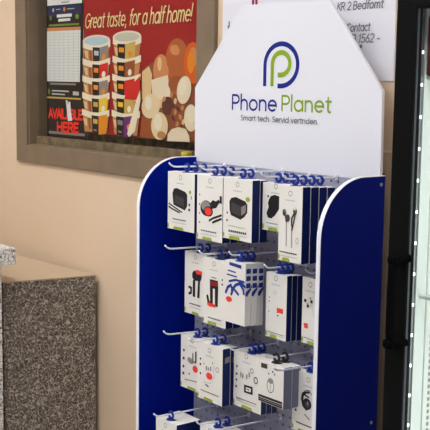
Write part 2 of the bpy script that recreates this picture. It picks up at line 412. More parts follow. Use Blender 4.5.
nt_ = tag(empty('notice_sheet', (-1.33, PY, 1.44)), 'tall black notice with white price table left of the red food poster in the window', 'notice')
bm = bmesh.new(); prism(bm, [(-1.468, 1.447), (-1.16, 1.447), (-1.16, 1.60), (-1.204, 1.62), (-1.204, 2.12), (-1.468, 2.12)], 'y', PY - .0022, PY - .0012); local(obj('sheet', bm, PBLACK), nt_)
A = Art(PY - .0024)
A.poly(PWHITE, [(-1.4603, 2.0717), (-1.2088, 2.0515), (-1.2094, 1.937), (-1.4623, 1.9399)])
A.line(PGREY, [(-1.3554, 1.9465), (-1.2973, 1.9454)], .004)
A.poly(PNAVY, [(-1.4623, 1.9362), (-1.2095, 1.9335), (-1.2097, 1.8985), (-1.4629, 1.8993)])
A.line(PWHITE, [(-1.3893, 1.899), (-1.2799, 1.8983)], .011, False); A.line(PWHITE, [(-1.3783, 1.8832), (-1.2907, 1.8831)], .010, False)
A.disc(ORANGE, (-1.3337, 1.9216), .008); A.disc(LIDBLUE, (-1.4153, 1.9217), .007)
A.line(LIDBLUE, [(-1.3928, 1.9231), (-1.3631, 1.9227)], .003); A.line(LIDBLUE, [(-1.312, 1.9212), (-1.2619, 1.9208)], .003)
A.disc(PGREEN, (-1.4346, 1.8944), .008, .009); A.disc(PGREEN, (-1.241, 1.8916), .013, .009)
A.line(PGREEN, [(-1.4465, 1.8669), (-1.2272, 1.8642)], .007, False)
A.poly(EGGL, [(-1.462, 1.8586), (-1.2169, 1.8547), (-1.2169, 1.8427), (-1.4622, 1.8457)])
A.poly(PWHITE, [(-1.4622, 1.8457), (-1.2169, 1.8427), (-1.223, 1.6586), (-1.465, 1.6603)])
local(A.done('price_table'), nt_)
A2 = Art(PY - .0045)
for k in range(8):
    a, b = [(-1.4392, 1.8449), (-1.4418, 1.6612)]
    A2.line(PALE, [(a[0] + k * .035, a[1]), (b[0] + k * .035, b[1] + .002)], .0022, False)
for k in range(17):
    a, b = [(-1.46, 1.8345), (-1.2191, 1.8315)]
    A2.line(PALE, [(a[0], a[1] - k * .0104), (b[0], b[1] - k * .0104)], .0011, False)
local(A2.done('table_lines'), nt_)
A = Art(PY - .0045)
A.line(PGREY, [(-1.4419, 1.6514), (-1.2498, 1.6498)], .007, False)
A.line(PALE, [(-1.427, 1.6254), (-1.3003, 1.624)], .005, False); A.line(PALE, [(-1.4271, 1.6135), (-1.3296, 1.6119)], .005, False)
A.poly(PALE, [(-1.2714, 1.6244), (-1.2288, 1.6235), (-1.2289, 1.6099), (-1.2715, 1.6106)]); A.disc(PGREEN, (-1.4485, 1.6218), .007, .011)
A.line(GOLD, [(-1.4659, 1.6001), (-1.2149, 1.5979)], .006, False)
A.line(PGREY, [(-1.4523, 1.4689), (-1.1877, 1.4698)], .010, False)
local(A.done('small_print'), nt_)
A = Art(PY - .0046)
NEON = mat('poster_neon_red', (240, 44, 30), .6, spec=.1)
a, b = [(-1.4515, 1.525), (-1.2042, 1.5251)]
write(A, NEON, 'AVAILABLE', a[0], b[0], a[1], .0315, .0088, rise=b[1] - a[1])
a, b = [(-1.3833, 1.4757), (-1.2298, 1.4773)]
write(A, NEON, 'HERE', a[0], b[0], a[1], .0315, .0095, rise=b[1] - a[1])
local(A.done('lettering'), nt_)
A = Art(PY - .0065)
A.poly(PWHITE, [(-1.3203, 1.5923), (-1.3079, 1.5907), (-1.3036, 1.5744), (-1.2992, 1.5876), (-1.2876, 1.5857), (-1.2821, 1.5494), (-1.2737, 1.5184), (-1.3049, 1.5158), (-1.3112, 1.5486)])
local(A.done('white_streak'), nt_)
# yellow object just visible behind the glass
bm = bmesh.new(); lathe(bm, [(.012, .0), (.015, .003), (.017, .020), (.016, .026), (.012, .028)], 20)
tag(obj('yellow_cap', bm, mat('yellow_plastic', (190, 172, 50), .5), loc=(-.515, .084, FI['z0'] + .004)), 'small yellow cap on the window sill beside the white header board', 'cap')
bxo_ = bxo('inner_ledge', (-1.5, -.3, .15, .27, 1.36, 1.399), BACKROOM); struct(bxo_)
# ------------------------------------------------------------------ handwritten paper on the wall
pn = tag(empty('paper_notice', (0, WY, 1.668)), 'large white handwritten paper notice on the wall behind the header board', 'notice')
bm = bmesh.new(); prism(bm, [(-.327, 1.668), (.322, 1.668), (.318, 2.2), (-.327, 2.2)], 'y', WY - .003, WY); local(obj('sheet', bm, PAPER), pn)
def hand(s, x0, x1, z, cap):
    A = Art(WY - .0034); write(A, MARKER, s, x0, x1, z, cap, .0030, slant=.12); local(A.done('handwriting'), pn)
hand('e KR 2 Bedfomt', 0.1079, 0.2832, 1.8405, .0185)
hand('Contact', 0.164, 0.2424, 1.788, .0185)
hand('73 1562 -', 0.1701, 0.2743, 1.7605, .0195)
A = Art(WY - .0034)
A.disc(MARKER, (0.2139, 1.7512), .0045)
A.line(MARKER, [(-0.2962, 1.83), (-0.2969, 1.8231)], .006); A.disc(MARKER, (-0.2976, 1.8162), .006)
A.line(MAROON, [(-0.1949, 1.9064), (-0.194, 1.8753)], .010); A.line(MAROON, [(-0.1806, 1.9055), (-0.1797, 1.8745)], .010)
local(A.done('ink_mark'), pn)

# ================================================================== THE DISPLAY STAND
st = tag(empty('display_stand', (0, -.1, 0)), 'blue and white pegboard display stand with a chamfered header board', 'display stand')
def sp(name, bm, m, smooth=False): return local(obj(name, bm, m, smooth=smooth), st)
HW = .36
# header board
bm = bmesh.new()
prism(bm, [(-.3625, 1.436), (.352, 1.436), (.349, 1.6445), (.1695, 1.8605), (-.1625, 1.865), (-.3655, 1.6455)], 'y', 0, .009)
bmesh.ops.bevel(bm, geom=bm.edges[:], offset=.0012, segments=2, profile=.5, affect='EDGES')
header = sp('header_board', bm, HEAD)
def hp(o): o.parent = header; return o      # header sits at the stand's own frame
A = Art(-.0004)
cz, R1 = 1.7085, .0605          # outer blue P
A.line(LOGOBLUE, [(-.0625, 1.652), (-.0625, 1.7065)] + arc(0, 1.7065, .0625, .0535, 180, -88, 34) + [(-.012, 1.653)], .0125, False)
A.line(LOGOGREEN, [(-.0335, 1.652), (-.0335, 1.7095)] + arc(.0, 1.7095, .0335, .0285, 180, -90, 26) + [(-.012, 1.681)], .0125, False)
hp(A.done('logo'))
A = Art(-.0004); write(A, LOGOBLUE, 'Phone', -.194, -.012, 1.5890, .038, .0056); hp(A.done('brand_lettering'))
A = Art(-.0004); write(A, LOGOGREEN, 'Planet', .0075, .186, 1.5910, .037, .0055); hp(A.done('brand_lettering'))
A = Art(-.0004); write(A, TAGGREY, 'Smart tech. Servid vertnden.', -.157, .146, 1.5605, .0135, .0021); hp(A.done('tagline'))
# perforated back
bm = bmesh.new()
P_ = .0254; nx, nz = 28, 50; X0 = -nx * P_ / 2; Z1 = 1.4365; YB = .001
hr = .0038
gv = {}
def V(x, z):
    k = (round(x, 5), round(z, 5))
    if k not in gv: gv[k] = bm.verts.new((x, YB, z))
    return gv[k]
for i in range(nx):
    for j in range(nz):
        x0, z1 = X0 + i * P_, Z1 - j * P_; cx, cz_ = x0 + P_ / 2, z1 - P_ / 2; h = P_ / 2
        o = [V(cx - h, cz_ - h), V(cx, cz_ - h), V(cx + h, cz_ - h), V(cx + h, cz_), V(cx + h, cz_ + h), V(cx, cz_ + h), V(cx - h, cz_ + h), V(cx - h, cz_)]
        ang = [225, 270, 315, 0, 45, 90, 135, 180]
        inn = [bm.verts.new((cx + hr * math.cos(math.radians(a)), YB, cz_ + hr * math.sin(math.radians(a)))) for a in ang]
        bk = [bm.verts.new((v.co.x, YB + .004, v.co.z)) for v in inn]
        for k in range(8):
            bm.faces.new((o[k], o[(k + 1) % 8], inn[(k + 1) % 8], inn[k]))
            bm.faces.new((inn[k], inn[(k + 1) % 8], bk[(k + 1) % 8], bk[k]))
peg = sp('pegboard', bm, PEG)
bm = bmesh.new(); box(bm, -.352, .352, .007, .015, .1, 1.455); sp('back_panel', bm, mat('back_panel_dark', (16, 17, 26), .8))
# curved blue side panels
def prof(inset=0.0):
    r = .135 - inset
    return [(.008 - inset, .02), (.008 - inset, 1.4505 - inset)] + [(-.062 + r * math.cos(math.radians(a)), 1.3155 + r * math.sin(math.radians(a))) for a in range(90, 181, 6)] + [(-.197 + inset, .02)]
for sx in (-1, 1):
    xa, xb = (-.366, -.354) if sx < 0 else (.350, .362)
    bm = bmesh.new(); prism(bm, prof(.0012), 'x', xa + .0006, xb - .0006)
    pn_ = sp('side_panel', bm, BLUE)
    bm = bmesh.new()
    a, b = prof(0), prof(.0016)
    for (p, q, p2, q2) in [(a[i], a[i + 1], b[i], b[i + 1]) for i in range(1, len(a) - 1)]:
        vs = [bm.verts.new(c) for c in ((xa, *p), (xb, *p), (xb, *q), (xa, *q), (xa, *p2), (xb, *p2), (xb, *q2), (xa, *q2))]
        for f in ((0, 1, 2, 3), (4, 7, 6, 5), (0, 3, 7, 4), (1, 5, 6, 2)): bm.faces.new([vs[k] for k in f])
    bmesh.ops.remove_doubles(bm, verts=bm.verts[:], dist=1e-5); bmesh.ops.recalc_face_normals(bm, faces=bm.faces[:])
    eb = obj('edge_band', bm, EDGE, pn_)
    for zz in (1.43, .862):
        bm = bmesh.new(); lathe(bm, [(.0042, 0), (.0042, .001), (.0025, .0022)], 14)
        s = obj('screw', bm, SCREW, pn_); s.location = (xb - .0006, -.006 if zz > 1 else -.012, zz); s.rotation_euler = (0, PI / 2, 0)
bm = bmesh.new(); box(bm, -.353, .349, -.19, .016, .02, .14, bevel=.003); sp('plinth', bm, BLUE)

# ------------------------------------------------------------------ wire hooks
def hook(x, zr, length, rise=.03, tip=.011):
    """zr: height of the wire where it leaves the board; the front end is bent up"""
    bm = bmesh.new()
    pts = [(x, .0, zr + .006), (x, -.003, zr + .004), (x, -.006, zr + .001), (x, -.010, zr)]
    pts += [(x, -length * t, zr + rise * length * t) for t in (.3, .6, .93)]
    pts += [(x, -length * .985, zr + rise * length + .001), (x, -length - .006, zr + rise * length + .005), (x, -length - .012, zr + rise * length + tip)]
    tube(bm, pts, .0023, 8)
    box(bm, x - .005, x + .005, -.0022, .0, zr - .007, zr + .008, bevel=.001)
    return sp('hook', bm, WIRE)

# ------------------------------------------------------------------ hang tab, carton and prints
def tab_mesh(bm, y, z, d, m=0):
    """a flat ring standing over the lid with a foot glued to it"""
    ro, ri, zc = .0126, .0058, z + .0130
    for i in range(20):
        q = []
        for a in (2 * PI * i / 20, 2 * PI * (i + 1) / 20):
            for rr in (ro, ri):
                for yy in (y - .0015, y + .0015):
                    q.append(bm.verts.new((rr * math.cos(a), yy, zc + rr * math.sin(a))))
        o0, o1, i0, i1, p0, p1, j0, j1 = q
        for f in ((o0, p0, p1, o1), (i0, i1, j1, j0), (o0, i0, j0, p0), (o1, p1, j1, i1)): bm.faces.new(f).material_index = m
    bmesh.ops.remove_doubles(bm, verts=bm.verts[:], dist=1e-6)
    e = min(d, .03); y0, y1 = max(y - e * .4, -d / 2 + .001), min(y + e * .25, d / 2 - .001)
    prism(bm, [(-.007, y0), (.007, y0), (.016, y), (.014, y1), (-.014, y1), (-.016, y)], 'z', z, z + .0014, m)
    prism(bm, [(-.0065, z), (.0065, z), (.0045, z + .004), (-.0045, z + .004)], 'y', y - .0009, y + .0009, m)
def carton(name, label, cat, group, x0, w, zt, h, yf, d, sides=None, tab=TABBLUE, taby=.7, arts=(), rz=0, face=None):
    root = tag(empty(name, (x0 + w / 2, yf + d / 2, zt - h), rz), label, cat, group)
    bm = bmesh.new(); box(bm, -w / 2, w / 2, -d / 2, d / 2, 0, h)
    for f in bm.faces:
        f.normal_update()
        if abs(f.normal.x) > .9: f.material_index = 1
    bmesh.ops.bevel(bm, geom=bm.edges[:], offset=.0006, segments=2, profile=.5, affect='EDGES')
    for f in bm.faces:
        f.normal_update(); f.material_index = 1 if abs(f.normal.x) > .9 else 0
    obj('carton', bm, [face or CARD, sides or NAVY], root)
    bm = bmesh.new(); tab_mesh(bm, -d / 2 + d * taby, h, d); obj('hang_tab', bm, tab, root)
    for pname, fn in arts:
        A = Art(-d / 2 - .0003, .00008); fn(A); A.done(pname, root)
    return root
def std(logo, cap, lime, corner=None, capw=.0035):
    out = []
    def lg(A):
        A.ring(GREY, logo, .0058, .0016); A.line(PALE, [(logo[0] - .017, logo[1] - .0165), (logo[0] + .017, logo[1] - .0165)], .0022, False)
    out.append(('logo_mark', lg))
    def cp(A):
        (xa, za), (xb, zb) = cap; n = 9
        for k in range(n):
            s = k / n; e = (k + .72) / n
            A.line(INKSOFT, [(xa + (xb - xa) * s, za), (xa + (xb - xa) * e, za)], capw, False)
        A.line(PALE, [(xa, za - .009), (xb, za - .009)], .0016, False)
    out.append(('caption', cp))
    out.append(('green_label', lambda A: A.poly(LIME, lime)))
    if corner: out.append(('corner_mark', lambda A: A.poly(LIME, corner)))
    return out
def clamp(v, a, b): return max(a, min(b, v))
def limes(w, c=-.08, l=.2):
    return [(w * (c - l), .0008), (w * (c + l), .0008), (w * (c + l - .04), .0085), (w * (c - l + .03), .0085)]
def corner(w): return [(-w / 2 + .0008, .004), (-w / 2 + .006, .003), (-w / 2 + .007, .013), (-w / 2 + .0008, .017)]
def sticker(pts, round_=False):
    def fn(A):
        if round_: A.disc(RED, pts[0], pts[1], pts[2])
        else: A.poly(RED, pts)
    return ('price_sticker', fn)
def icons(A, pts, r=.003):
    for i, p in enumerate(pts):
        if i % 2: A.poly(INKSOFT, [(p[0] - r, p[1] - r), (p[0] + r, p[1] - r * .8), (p[0] + r * .8, p[1] + r), (p[0] - r, p[1] + r * .7)])
        else: A.disc(INKSOFT, p, r * .9, r)

# ---- top row
R1a_ = (-0.2842, 0.1215, 1.4192, 0.1567, -0.15)      # left edge, width, top, height, front
def pic(A):
    A.poly(INK, [(-0.0389, 0.0984), (-0.0321, 0.1113), (-0.0183, 0.1139), (0.0203, 0.1066), (0.0285, 0.0993), (0.029, 0.0698), (0.0189, 0.0567), (0.0053, 0.0593), (-0.0338, 0.0675)])
    A.poly(INKSOFT, [(-0.0273, 0.0954), (0.0139, 0.0885), (0.0143, 0.0656), (-0.0269, 0.0723)])
    A.line(INK, [(-0.0547, 0.0604), (-0.0406, 0.0558), (-0.0059, 0.0483)], .0045); A.line(INK, [(-0.0548, 0.0689), (-0.0267, 0.06), (0.0055, 0.0506)], .004)
    A.disc(LIME, (0.0417, 0.1075), .005); A.line(PRINTBLUE, [(0.0472, 0.0984), (0.0474, 0.0891)], .003, False)
    icons(A, [(0.0388, 0.0735), (0.039, 0.0601)], .004)
R1a = carton('charger_box', 'white box printed with a black cube charger and cable, leftmost on the top row', 'box', 'charger boxes on the top row',
  *R1a_, .028, arts=std((-0.0028, 0.1436), [(-0.0379, 0.0287), (0.026, 0.0359)], limes(R1a_[1]), corner(R1a_[1])) + [('product_picture', pic)])
def behind(src, n, d, labels, group=None, gap=.0012, jit=.0):
    for k in range(n):
        dup(src, (src.location.x + jit * (k + 1), src.location.y + (d + gap) * (k + 1), src.location.z + .0015 * (k + 1) * -1), labels[k], group)
behind(R1a, 2, .028, ['second charger box, hanging directly behind the leftmost top row box', 'third charger box, hanging nearest the pegboard behind the leftmost top row box'])
R1b_ = (-0.152, 0.1084, 1.4202, 0.1693, -0.15)      # left edge, width, top, height, front
def pic(A):
    A.disc(INK, (-0.0137, 0.0842), .025, .0205); A.disc(GREY, (-0.016, 0.0897), .019, .0135)
    A.poly(INK, [(0.0016, 0.098), (0.014, 0.1084), (0.0266, 0.1057), (0.0388, 0.1121), (0.0431, 0.1061), (0.029, 0.0892), (0.0103, 0.0846)])
    A.disc(INK, (-0.0038, 0.0768), .019, .0135); A.disc(RED, (-0.0047, 0.0768), .0145, .0105)
    A.line(INK, [(0.0005, 0.0535), (0.0151, 0.0609), (0.05, 0.0723)], .0055); A.line(INK, [(0.0153, 0.05), (0.0277, 0.0553), (0.0503, 0.0631)], .0055)
    A.poly(INK, [(0.0423, 0.1214), (0.0509, 0.1212), (0.0514, 0.1018), (0.0428, 0.1022)])
    icons(A, [(-0.0414, 0.1174), (-0.041, 0.0924), (-0.0405, 0.0687), (-0.04, 0.0449)], .0024)
R1b = carton('charger_box', 'white box printed with a round black car charger and red disc, top row', 'box', 'charger boxes on the top row',
  *R1b_, .026, arts=std((0.0004, 0.1564), [(-0.0353, 0.0242), (0.0324, 0.0325)], limes(R1b_[1]), corner(R1b_[1])) + [('product_picture', pic)])
behind(R1b, 2, .026, ['second box hanging behind the round car charger box, top row', 'box nearest the pegboard behind the round car charger box, top row'])
R1c_ = (-0.0415, 0.1136, 1.4221, 0.1552, -0.15)      # left edge, width, top, height, front
def pic(A):
    A.poly(INK, [(-0.0316, 0.0964), (-0.0238, 0.1053), (-0.006, 0.109), (0.0312, 0.1014), (0.0391, 0.0935), (0.0389, 0.0735), (0.0284, 0.0624), (0.0131, 0.0536), (-0.0247, 0.0615), (-0.0302, 0.0737)])
    A.poly(INKSOFT, [(-0.0248, 0.0958), (0.0102, 0.088), (0.0109, 0.0617), (-0.0229, 0.0694)])
    A.poly(PGREY, [(0.0142, 0.0859), (0.0334, 0.0934), (0.0331, 0.0741), (0.0156, 0.0635)])
    A.disc(LIME, (0.0407, 0.107), .0085, .0062)
    A.line(LIME, [(-0.0361, 0.0347), (0.0351, 0.0331)], .0012, False); icons(A, [(-0.0389, 0.0664), (-0.0392, 0.0472)], .003)
R1c = carton('charger_box', 'white box printed with a large black charging cube and green dot, top row', 'box', 'charger boxes on the top row',
  *R1c_, .0245, arts=std((-0.0002, 0.1407), [(-0.0337, 0.0209), (0.0392, 0.0211)], limes(R1c_[1]), corner(R1c_[1]), .0055) + [('product_picture', pic)])
behind(R1c, 1, .0245, ['second box hanging behind the large cube charger box, top row'])
R1d_ = (0.0765, 0.08, 1.4178, 0.1178, -0.12)      # left edge, width, top, height, front
def pic(A):
    A.poly(INK, [(-0.0163, 0.0767), (-0.0092, 0.086), (0.0053, 0.0903), (0.0218, 0.0877), (0.0245, 0.06), (0.007, 0.0397), (-0.0056, 0.031), (-0.0187, 0.032), (-0.0246, 0.0425), (-0.0165, 0.0582), (-0.0198, 0.0677)])
    A.disc(INK, (-0.0192, 0.0846), .003)
R1d = carton('accessory_box', 'white box printed with a curved black shape, half hidden behind the earphone boxes, top row', 'box', 'curved accessory boxes on the top row',
  *R1d_, .022, sides=CARD, arts=std((0.0083, 0.1109), [(-0.0239, 0.019), (0.0187, 0.0178)], limes(R1d_[1], 0, .22), corner(R1d_[1]), .002) + [('product_picture', pic)])
behind(R1d, 2, .022, ['second box hanging behind the curved black accessory box, top row', 'box nearest the pegboard behind the curved black accessory box, top row'])
R1e_ = (0.1707, 0.0811, 1.4212, 0.1807, -0.15)      # left edge, width, top, height, front
def pic(A):
    for cx, (bx, bz), st_ in ((0, (-0.0207, 0.1159), [(-0.017, 0.1103), (-0.0129, 0.0941), (-0.0117, 0.0369)]), (1, (0.0166, 0.1222), [(0.0052, 0.1033), (0.0058, 0.0868), (0.0069, 0.0358)])):
        A.disc(INKSOFT, (bx, bz), .0065, .0085); A.disc(GREY, (bx + .001, bz + .001), .003, .005)
        A.line(INKSOFT, [(bx, bz)] + list(st_[:2]), .005); A.line(GREY, st_[1:], .0026)
    A.disc(INKSOFT, (-0.008, 0.1042), .0075, .009); A.line(INKSOFT, [(0.0175, 0.1164), (0.013, 0.0971), (0.0075, 0.0775)], .0045)
    A.disc(IVORY, (0.0164, 0.129), .0045, .004); A.ring(GREY, (0.0259, 0.0538), .004, .0012, .007)
R1e = carton('earphone_box', 'slim white box printed with wired earphones, front of the navy-sided stack on the top row', 'box', 'earphone boxes on the top row',
  *R1e_, .0248, taby=.55, arts=std((-0.0013, 0.1628), [(-0.0352, 0.0216), (0.0274, 0.0303)], limes(R1e_[1], -.15, .17), corner(R1e_[1])) + [('product_picture', pic)])
behind(R1e, 3, .0248, ['second slim navy-sided earphone box from the front of the top row stack', 'third slim navy-sided earphone box from the front of the top row stack', 'rearmost slim navy-sided earphone box of the top row stack'], gap=.0018)

# ---- second row
R2a_ = (-0.2634, 0.1, 1.1985, 0.1731, -0.105)      # left edge, width, top, height, front
def pic(A):
    A.poly(INK, [(-0.0153, 0.1153), (-0.0077, 0.1234), (0.0275, 0.1234), (0.0278, 0.1083), (0.0226, 0.0978), (-0.0072, 0.0957), (-0.0151, 0.1042)])
    A.poly(RED, [(-0.0022, 0.1243), (0.0081, 0.1278), (0.0292, 0.1256), (0.0294, 0.1168), (0.0061, 0.115)])
    A.poly(INK, [(-0.0117, 0.0963), (-0.0008, 0.0967), (-0.0008, 0.0498), (-0.0118, 0.0507)]); A.poly(INK, [(0.0118, 0.0974), (0.0208, 0.0975), (0.0191, 0.0506), (0.0087, 0.0501)])
    A.line(INK, [(-0.0279, 0.0746), (-0.0186, 0.0728), (-0.0193, 0.0598), (-0.0276, 0.0567)], .0075)
R2a = carton('mount_box', 'white box printed with a black phone mount with red top, leftmost on the second row', 'box', 'phone mount boxes on the second row',
  *R2a_, .024, arts=std((-0.0016, 0.1618), [(-0.0266, 0.0292), (0.0257, 0.0331)], limes(R2a_[1], 0, .17), corner(R2a_[1])) + [('product_picture', pic)])
behind(R2a, 1, .024, ['second mount box, hanging directly behind the leftmost second row box'])
R2b_ = (-0.1477, 0.0986, 1.1992, 0.1769, -0.13)      # left edge, width, top, height, front
def pic(A):
    A.poly(INK, [(-0.0191, 0.1223), (0.015, 0.1225), (0.0167, 0.1041), (0.0158, 0.0532), (0.0039, 0.0524), (0.0028, 0.0991), (-0.0057, 0.099), (-0.0056, 0.0574), (-0.0168, 0.058)])
    A.poly(DRED, [(-0.0155, 0.1181), (0.0122, 0.1188), (0.0124, 0.1066), (-0.0153, 0.1057)])
    A.line(INK, [(-0.0284, 0.0749), (-0.0247, 0.062), (-0.0155, 0.0556)], .009); A.poly(RED, [(-0.0294, 0.0598), (-0.0031, 0.0578), (0.008, 0.0577), (0.0065, 0.0499), (-0.0175, 0.0484), (-0.0288, 0.0518)])
    icons(A, [(0.0338, 0.1282), (0.0341, 0.1163)], .003); A.line(INKSOFT, [(-0.0128, 0.1287), (0.0085, 0.1286)], .002, False)
R2b = carton('mount_box', 'white box printed with black phone mount and red foot, second on the second row', 'box', 'phone mount boxes on the second row',
  *R2b_, .024, arts=std((-0.0029, 0.165), [(-0.0255, 0.0185), (0.0321, 0.0242)], limes(R2b_[1]), corner(R2b_[1])) + [('product_picture', pic)])
behind(R2b, 1, .024, ['second mount box, behind the black and red phone mount box on the second row'])
R2c_ = (-0.0287, 0.0799, 1.2117, 0.1598, -0.15)      # left edge, width, top, height, front
def pic(A):
    A.poly(PRINTBLUE, [(-0.0233, 0.1564), (0.0242, 0.154), (0.0244, 0.1451), (-0.0231, 0.1481)])
    A.line(PRINTBLUE, [(-0.0292, 0.1343), (0.003, 0.1326)], .0036, False); A.line(PRINTBLUE, [(-0.033, 0.1233), (0.0073, 0.122)], .0036, False)
    A.line(PRINTBLUE, [(-0.0224, 0.1069), (0.0035, 0.1137), (0.0351, 0.1132)], .006)
    A.line(PRINTBLUE, [(-0.0359, 0.076), (-0.0281, 0.0904), (-0.0161, 0.097), (-0.0078, 0.086), (-0.0135, 0.0747)], .008); A.line(PRINTBLUE, [(-0.0118, 0.0854), (0.0038, 0.1009), (0.0234, 0.1092), (0.0393, 0.1017)], .008)
    A.line(PRINTBLUE, [(0.0002, 0.0874), (0.0144, 0.0783)], .007); A.line(PRINTBLUE, [(0.0196, 0.1061), (0.034, 0.0932), (0.0359, 0.0833)], .007)
R2c_st = (-0.0233, 0.06)
R2c_dark = None
R2c = carton('cable_box', 'white box with blue zigzag cable print, front of its stack on the second row', 'box', 'cable boxes on the second row',
  *R2c_, .0195, sides=CARD, arts=[('product_picture', pic), sticker((R2c_st, .0125, .0072), True)])
def squares(root, w, h, d):
    bm = bmesh.new(); x = w / 2 + .0003
    for v in (.84, .725, .61):
        z0 = h * v
        f = bm.faces.new([bm.verts.new((x, -d / 2 + d * a, z0 + 0.0125 * b)) for a, b in ((.14, .12), (.25, 0), (.8, 0), (.9, .12), (.9, .85), (.8, 1), (.2, 1), (.14, .85))])
        f.normal_update()
        if f.normal.x < 0: f.normal_flip()
    f = bm.faces.new([bm.verts.new((x, -d / 2 + d * a, h * b)) for a, b in ((.02, .5), (.3, .47), (.98, .58), (.98, .62), (.7, .6), (.1, .55))]); f.normal_update()
    if f.normal.x < 0: f.normal_flip()
    obj('side_print', bm, PRINTBLUE, root)
squares(R2c, R2c_[1], R2c_[3], .0195)
behind(R2c, 2, .0195, ['second cable box from the front with blue side squares, second row', 'rearmost cable box with blue squares on its white side, second row'], gap=.0012)
R2d_ = (0.0737, 0.0773, 1.1913, 0.1646, -0.1)      # left edge, width, top, height, front
def pic(A):
    A.ring(PALE, (-0.0051, 0.1168), .006, .0012, .004); icons(A, [(-0.0253, 0.1018), (-0.0257, 0.0915), (-0.0261, 0.0659)], .0018)
    A.line(GREY, [(-0.0302, 0.0142), (0.0299, 0.0133)], .0022, False); A.line(PALE, [(-0.03, 0.0096), (0.0301, 0.0087)], .0014, False)
    A.disc(INKSOFT, (0.008, 0.0606), .003, .0018)
R2d_st = [(0.0036, 0.0801), (0.0266, 0.08), (0.0263, 0.0671), (0.0151, 0.0685), (0.0041, 0.0664)]
R2d = carton('accessory_box', 'plain white navy-sided box with a red sticker, front of its second row stack', 'box', 'plain accessory boxes on the second row',
  *R2d_, .0165, arts=std((-0.0025, 0.1531), [(-0.0238, 0.0006), (-0.02, 0.0006)], limes(R2d_[1], -.1, .17), corner(R2d_[1]), .0005) + [('product_picture', pic), sticker(R2d_st)])
behind(R2d, 2, .0165, ['second navy-sided box behind the plain white red-stickered box, second row', 'rearmost navy-sided box behind the plain white red-stickered box, second row'])
R2e_ = (0.1849, 0.085, 1.1941, 0.1633, -0.08)      # left edge, width, top, height, front
def pic(A):
    for q in [(-0.0316, 0.106), (-0.0095, 0.1065), (-0.0216, 0.094)]: A.disc(INK, q, .0045, .0042)
    for q in [(-0.0133, 0.1142), (-0.0232, 0.0986)]: A.disc(GREY, q, .003, .003)
    A.line(PALE, [(-0.0114, 0.1008), (-0.0, 0.0758), (0.0057, 0.0621)], .0012); A.line(GREY, [(-0.0329, 0.0151), (0.0094, 0.0123)], .0022, False)
R2e_st = [(-0.0349, 0.0502), (-0.0207, 0.0505), (-0.0189, 0.0384), (-0.033, 0.0381)]
R2e = carton('accessory_box', 'white box with small black dots and red sticker against the right panel, second row', 'box', 'right-hand boxes on the second row',
  *R2e_, .0165, arts=std((-0.0149, 0.1474), [(-0.0325, 0.0047), (-0.0289, 0.0054)], limes(R2e_[1], -.1, .17), corner(R2e_[1]), .0005) + [('product_picture', pic), sticker(R2e_st)])

# ---- third row
R3a_ = (-0.2714, 0.105, 0.9611, 0.1495, -0.11)      # left edge, width, top, height, front
def pic(A):
    icons(A, [(-0.0377, 0.1068), (-0.0382, 0.0837), (-0.0388, 0.0606), (-0.0389, 0.0404)], .0045)
    A.line(GREY, [(-0.0117, 0.0897), (-0.0045, 0.0771), (0.0138, 0.0841)], .006); A.line(INKSOFT, [(0.0042, 0.1061), (0.0046, 0.0849)], .004); A.line(INKSOFT, [(0.0178, 0.1119), (0.0183, 0.0838)], .006); A.disc(GREY, (-0.0093, 0.0846), .011, .008)
    A.line(GREY, [(-0.0316, 0.0248), (0.0239, 0.0299)], .003, False); A.disc(INKSOFT, (-0.0109, 0.0456), .003)
R3a = carton('cable_pack_box', 'white box with grey gadget and red round sticker, leftmost on the third row', 'box', 'gadget boxes on the third row',
  *R3a_, .026, arts=std((0.0012, 0.1408), [(-0.0316, 0.0277), (-0.027, 0.0288)], limes(R3a_[1], 0, .2), corner(R3a_[1]), .0005) + [('product_picture', pic), sticker(((0.0155, 0.0639), .012, .0095), True)])
behind(R3a, 1, .026, ['second gadget box, hanging directly behind the leftmost third row box'])
R3b_ = (-0.1534, 0.107, 0.9705, 0.1546, -0.14)      # left edge, width, top, height, front
def pic(A):
    icons(A, [(-0.0415, 0.109), (-0.0412, 0.0939), (-0.0407, 0.0691)], .0035)
    for k, q in enumerate([(-0.0147, 0.0877), (-0.0056, 0.089), (0.0039, 0.0899)]): A.line(GREY, [(q[0], q[1] - .005), (q[0], q[1] + .007 - .003 * (k % 2))], .0055, False)
    A.line(PALE, [(0.0165, 0.1018), (0.0202, 0.0728), (0.0034, 0.051), (-0.027, 0.0481)], .0014); A.line(INKSOFT, [(-0.016, 0.0437), (-0.005, 0.0407)], .004)
    A.ring(GREY, (0.0324, 0.0947), .006, .002, .006); A.disc(DRED, (-0.025, 0.099), .002); A.disc(DRED, (0.0129, 0.1091), .002)
    A.line(GREY, [(-0.0385, 0.0245), (0.0404, 0.0246)], .003, False)
R3b = carton('cable_pack_box', 'white navy-sided box with red round sticker, second from left on the third row', 'box', 'gadget boxes on the third row',
  *R3b_, .0255, arts=std((-0.0028, 0.1396), [(-0.0374, 0.0145), (-0.033, 0.0156)], limes(R3b_[1], -.05, .2), corner(R3b_[1]), .0005) + [('product_picture', pic), sticker(((-0.0022, 0.0696), .0135, .0095), True)])
bm = bmesh.new(); w, d, h = R3b_[1], .0255, R3b_[3]
f = bm.faces.new([bm.verts.new((w / 2 + .0003, -d / 2 + d * a, h * b)) for a, b in ((.3, .74), (.92, .76), (.92, .86), (.3, .84))]); f.normal_update()
if f.normal.x < 0: f.normal_flip()
obj('side_print', bm, GREY, R3b)
behind(R3b, 1, .0255, ['second gadget box, behind the navy-sided red-stickered box on the third row'])
R3c_ = (-0.0432, 0.112, 0.9658, 0.1479, -0.105)      # left edge, width, top, height, front
